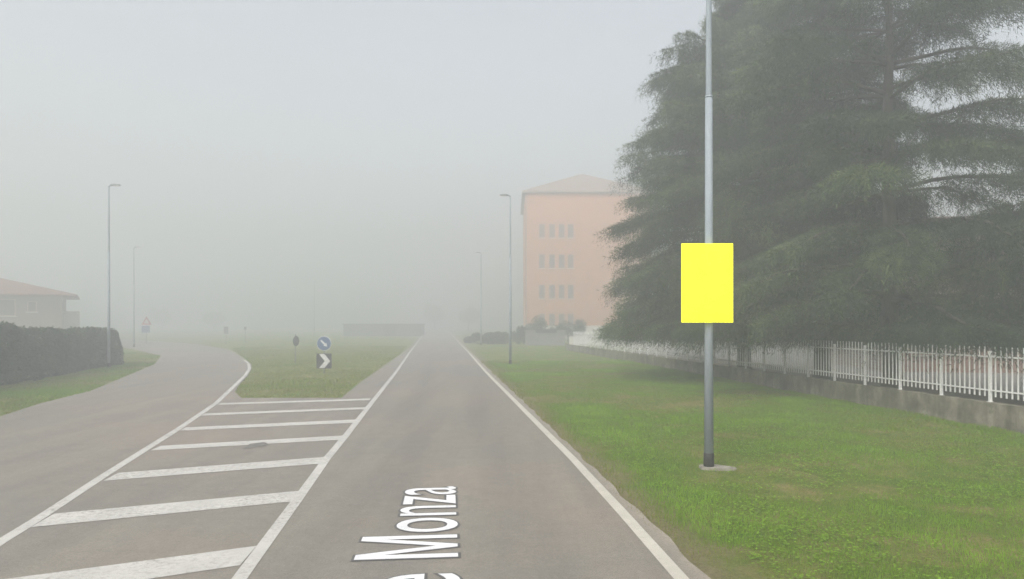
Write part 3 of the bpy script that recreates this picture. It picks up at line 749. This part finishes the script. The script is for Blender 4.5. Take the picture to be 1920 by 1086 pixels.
# ------------------------------------------------------------------ buildings
def hip_roof(bm, x0, x1, y0, y1, z0, z1, over=0.5, thick=0.16):
    x0 -= over; x1 += over; y0 -= over; y1 += over
    run = (y1 - y0) / 2 if (x1 - x0) >= (y1 - y0) else (x1 - x0) / 2
    if (x1 - x0) >= (y1 - y0): r0, r1 = (x0 + run, (y0 + y1) / 2, z1), (x1 - run, (y0 + y1) / 2, z1)
    else: r0, r1 = ((x0 + x1) / 2, y0 + run, z1), ((x0 + x1) / 2, y1 - run, z1)
    b = [bm.verts.new(p) for p in ((x0, y0, z0), (x1, y0, z0), (x1, y1, z0), (x0, y1, z0))]
    t = [bm.verts.new(p) for p in ((x0, y0, z0 + thick), (x1, y0, z0 + thick), (x1, y1, z0 + thick), (x0, y1, z0 + thick))]
    a, c = bm.verts.new(r0), bm.verts.new(r1)
    bm.faces.new(b[::-1])
    for k in range(4): bm.faces.new((b[k], b[(k + 1) % 4], t[(k + 1) % 4], t[k]))
    if (x1 - x0) >= (y1 - y0):
        bm.faces.new((t[0], t[1], c, a)); bm.faces.new((t[1], t[2], c)); bm.faces.new((t[2], t[3], a, c)); bm.faces.new((t[3], t[0], a))
    else:
        bm.faces.new((t[0], t[1], a)); bm.faces.new((t[1], t[2], c, a)); bm.faces.new((t[2], t[3], c)); bm.faces.new((t[3], t[0], a, c))
def window(root, x, z, w, h, y=0.0, mat_f=None, shutters=False):
    bm = bmesh.new(); t = 0.06
    box(bm, x - w / 2, x + w / 2, y - 0.035, y - 0.003, z - h / 2, z - h / 2 + t); box(bm, x - w / 2, x + w / 2, y - 0.035, y - 0.003, z + h / 2 - t, z + h / 2)
    box(bm, x - w / 2, x - w / 2 + t, y - 0.035, y - 0.003, z - h / 2 + t, z + h / 2 - t); box(bm, x + w / 2 - t, x + w / 2, y - 0.035, y - 0.003, z - h / 2 + t, z + h / 2 - t)
    f = obj('window', bm, mat_f or FRAME, root)
    bm = bmesh.new(); box(bm, x - w / 2 + t, x + w / 2 - t, y - 0.018, y - 0.004, z - h / 2 + t, z + h / 2 - t); obj('pane', bm, GLASS, f)
    bm = bmesh.new(); box(bm, x - w / 2 - 0.08, x + w / 2 + 0.08, y - 0.12, y - 0.003, z - h / 2 - 0.07, z - h / 2 - 0.003); obj('sill', bm, PALE, f)
    return f
# orange apartment block
BY = 98.0; bx0 = (985 - 960) / F * BY
ap = empty('apartment_building', (bx0, BY, 0), 0, 'four storey salmon orange apartment block with hipped roof, half hidden by the cedars', 'building')
Wd, Dp, EV = 17.8, 20.0, 20.75
bm = bmesh.new(); box(bm, 0, Wd, 0, Dp, 2.0, EV); obj('wall', bm, ORANGE, ap)
bm = bmesh.new(); box(bm, -0.04, Wd + 0.04, -0.04, Dp + 0.04, -0.3, 2.0); obj('plinth', bm, PALE, ap)
bm = bmesh.new(); hip_roof(bm, 0, Wd, 0, Dp, EV + 0.01, EV + 4.6, 0.45, 0.25); obj('roof', bm, TILE3, ap)
bm = bmesh.new(); tube(bm, [(0.12, -0.07, 0.1), (0.12, -0.07, EV - 0.05)], [0.05, 0.05], 8); obj('downpipe', bm, GREY_STEEL, ap)
for zy in (433, 490, 547, 601):
    zc = 2.5 + (HOR - zy) / F * BY
    for px_ in (1016, 1035, 1053, 1070):
        xx = (px_ - 960) / F * BY - bx0
        if xx < Wd - 0.4: window(ap, xx, zc, 0.9, 2.0)
# tiled bungalow on the left
ho = empty('tiled_house', (-49.0, 75.5, 0), R(31), 'low house with red tiled hip roof behind the left hedge', 'house'); ho.scale = (1.68, 1.68, 1.26)
bm = bmesh.new(); box(bm, -14, 0, 0, 7.4, -0.3, 4.2); obj('wall', bm, var_mat('cream_render', (0.20, 0.135, 0.11), (0.25, 0.17, 0.14), 0.9, 0.9), ho)
bm = bmesh.new(); hip_roof(bm, -14, 0, 0, 7.4, 4.21, 5.95, 0.85, 0.14); rf = obj('roof', bm, TILE, ho)
bm = bmesh.new(); box(bm, -4.9, -4.2, 3.4, 4.0, 5.3, 6.25); box(bm, -5.0, -4.1, 3.3, 4.1, 6.25, 6.34); obj('chimney', bm, BRICK, rf)
window(ho, -1.6, 3.3, 0.5, 0.9); window(ho, -2.9, 3.2, 0.9, 1.4); window(ho, -6.2, 3.2, 0.9, 1.4)
bm = bmesh.new(); box(bm, -9.2, -8.2, -0.05, -0.003, 0.0, 2.2); dr = obj('door', bm, FRAME, ho); bm = bmesh.new(); box(bm, -8.35, -8.28, -0.1, -0.051, 1.0, 1.06); obj('handle', bm, GREY_STEEL, dr)
bm = bmesh.new(); box(bm, 0.003, 0.9, 2.0, 5.0, -0.2, 2.95); obj('lean_to', bm, PALE, ho)
# brick house behind the cedars on the right
bh = empty('brick_house', (18.6, 35, 0), R(-6), 'red brick house seen through the cedars behind the fence', 'house')
bm = bmesh.new(); box(bm, 0, 15, 0, 10, -0.3, 6.3); obj('wall', bm, BRICK, bh)
bm = bmesh.new(); hip_roof(bm, 0, 15, 0, 10, 6.31, 8.5, 0.8, 0.2); rf = obj('roof', bm, TILE2, bh)
for xx in (2.2, 5.6, 9.0, 12.6):
    for zz in (1.6, 4.7): window(bh, xx, zz, 1.1, 1.5)
# grey low hall by the road end
gh = empty('grey_shed', (-30.4, 125, 0), 0, 'long low grey flat roofed shed faint in the fog where the road ends', 'shed')
bm = bmesh.new(); box(bm, 0, 14.0, 0, 5, -0.2, 2.05); obj('wall', bm, GREYW, gh)
bm = bmesh.new(); box(bm, -0.2, 14.2, -0.2, 5.2, 2.052, 2.2); obj('roof', bm, GREYW, gh)
bm = bmesh.new(); box(bm, 7.2, 9.6, -0.04, -0.003, 0, 2.0); obj('door', bm, DKBOARD, gh)
# grey entrance wall with dark name board, before the orange block
gw = empty('entrance_wall', (1.45, 75, 0), R(-4), 'short grey masonry entrance wall with a dark board, before the orange block', 'wall')
bm = bmesh.new(); box(bm, 0, 4.3, 0, 0.4, -0.2, 1.52, 0.01); obj('masonry', bm, var_mat('grey_masonry', (0.14, 0.14, 0.13), (0.2, 0.195, 0.18), 2, 0.9), gw)
bm = bmesh.new(); box(bm, -0.05, 4.35, -0.05, 0.45, 1.522, 1.61); obj('coping', bm, CONC, gw)
bm = bmesh.new(); box(bm, 1.1, 3.35, -0.08, -0.052, 1.33, 1.72); obj('board', bm, DKBOARD, gw)
# pale wall running behind the far fence
pw = tag(None or (lambda b: (box(b, 6.2, 17, 75.0, 75.25, -0.2, 0.95), obj('garden_wall', b, PALE))[-1])(bmesh.new()), 'pale rendered garden wall right of the grey entrance wall', 'wall')

# ------------------------------------------------------------------ fog
bm = bmesh.new(); box(bm, -240, 240, -70, 270, -1.2, 26.5)
hm = bpy.data.materials.new('fog'); hm.use_nodes = True; nt = hm.node_tree; nt.nodes.clear()
pv = nt.nodes.new('ShaderNodeVolumePrincipled'); out = nt.nodes.new('ShaderNodeOutputMaterial')
pv.inputs['Color'].default_value = (0.70, 0.725, 0.735, 1); pv.inputs['Density'].default_value = 0.0148; pv.inputs['Anisotropy'].default_value = 0.25
nt.links.new(pv.outputs[0], out.inputs['Volume'])
hz = obj('haze', bm, hm); tag(hz, 'dense pale morning fog over the whole place', 'fog', kind='stuff')

# ------------------------------------------------------------------ light
SUN_EL, SUN_ROT = R(42), R(-150)
w = bpy.data.worlds.new('World'); scene.world = w; w.use_nodes = True; nt = w.node_tree
bg = nt.nodes['Background']
sky = nt.nodes.new('ShaderNodeTexSky'); sky.sky_type = 'NISHITA'; sky.sun_disc = False
sky.sun_elevation = SUN_EL; sky.sun_rotation = SUN_ROT; sky.dust_density = 6.0; sky.air_density = 1.2; sky.ozone_density = 1.0
hs = nt.nodes.new('ShaderNodeHueSaturation'); hs.inputs['Saturation'].default_value = 0.34
nt.links.new(sky.outputs[0], hs.inputs['Color']); nt.links.new(hs.outputs[0], bg.inputs['Color'])
bg.inputs['Strength'].default_value = 0.15
sd = bpy.data.lights.new('sun', 'SUN'); sd.energy = 1.5; sd.angle = R(35); sd.color = (1.0, 0.97, 0.93)
so = bpy.data.objects.new('sun', sd); COL.objects.link(so)
# sky's sun_rotation is clockwise from +Y seen from above
sdir = Vector((math.sin(SUN_ROT) * math.cos(SUN_EL), math.cos(SUN_ROT) * math.cos(SUN_EL), math.sin(SUN_EL)))
so.rotation_euler = (-sdir).to_track_quat('-Z', 'Y').to_euler(); so.location = sdir * 60 + Vector((0, 0, 20))

vs = scene.view_settings; vs.view_transform = 'Standard'; vs.look = 'None'; vs.gamma = 1; vs.use_curve_mapping = False; vs.exposure = 0.84
cy = scene.cycles
cy.use_denoising = True; cy.max_bounces = 8; cy.volume_bounces = 3; cy.diffuse_bounces = 3; cy.transparent_max_bounces = 8
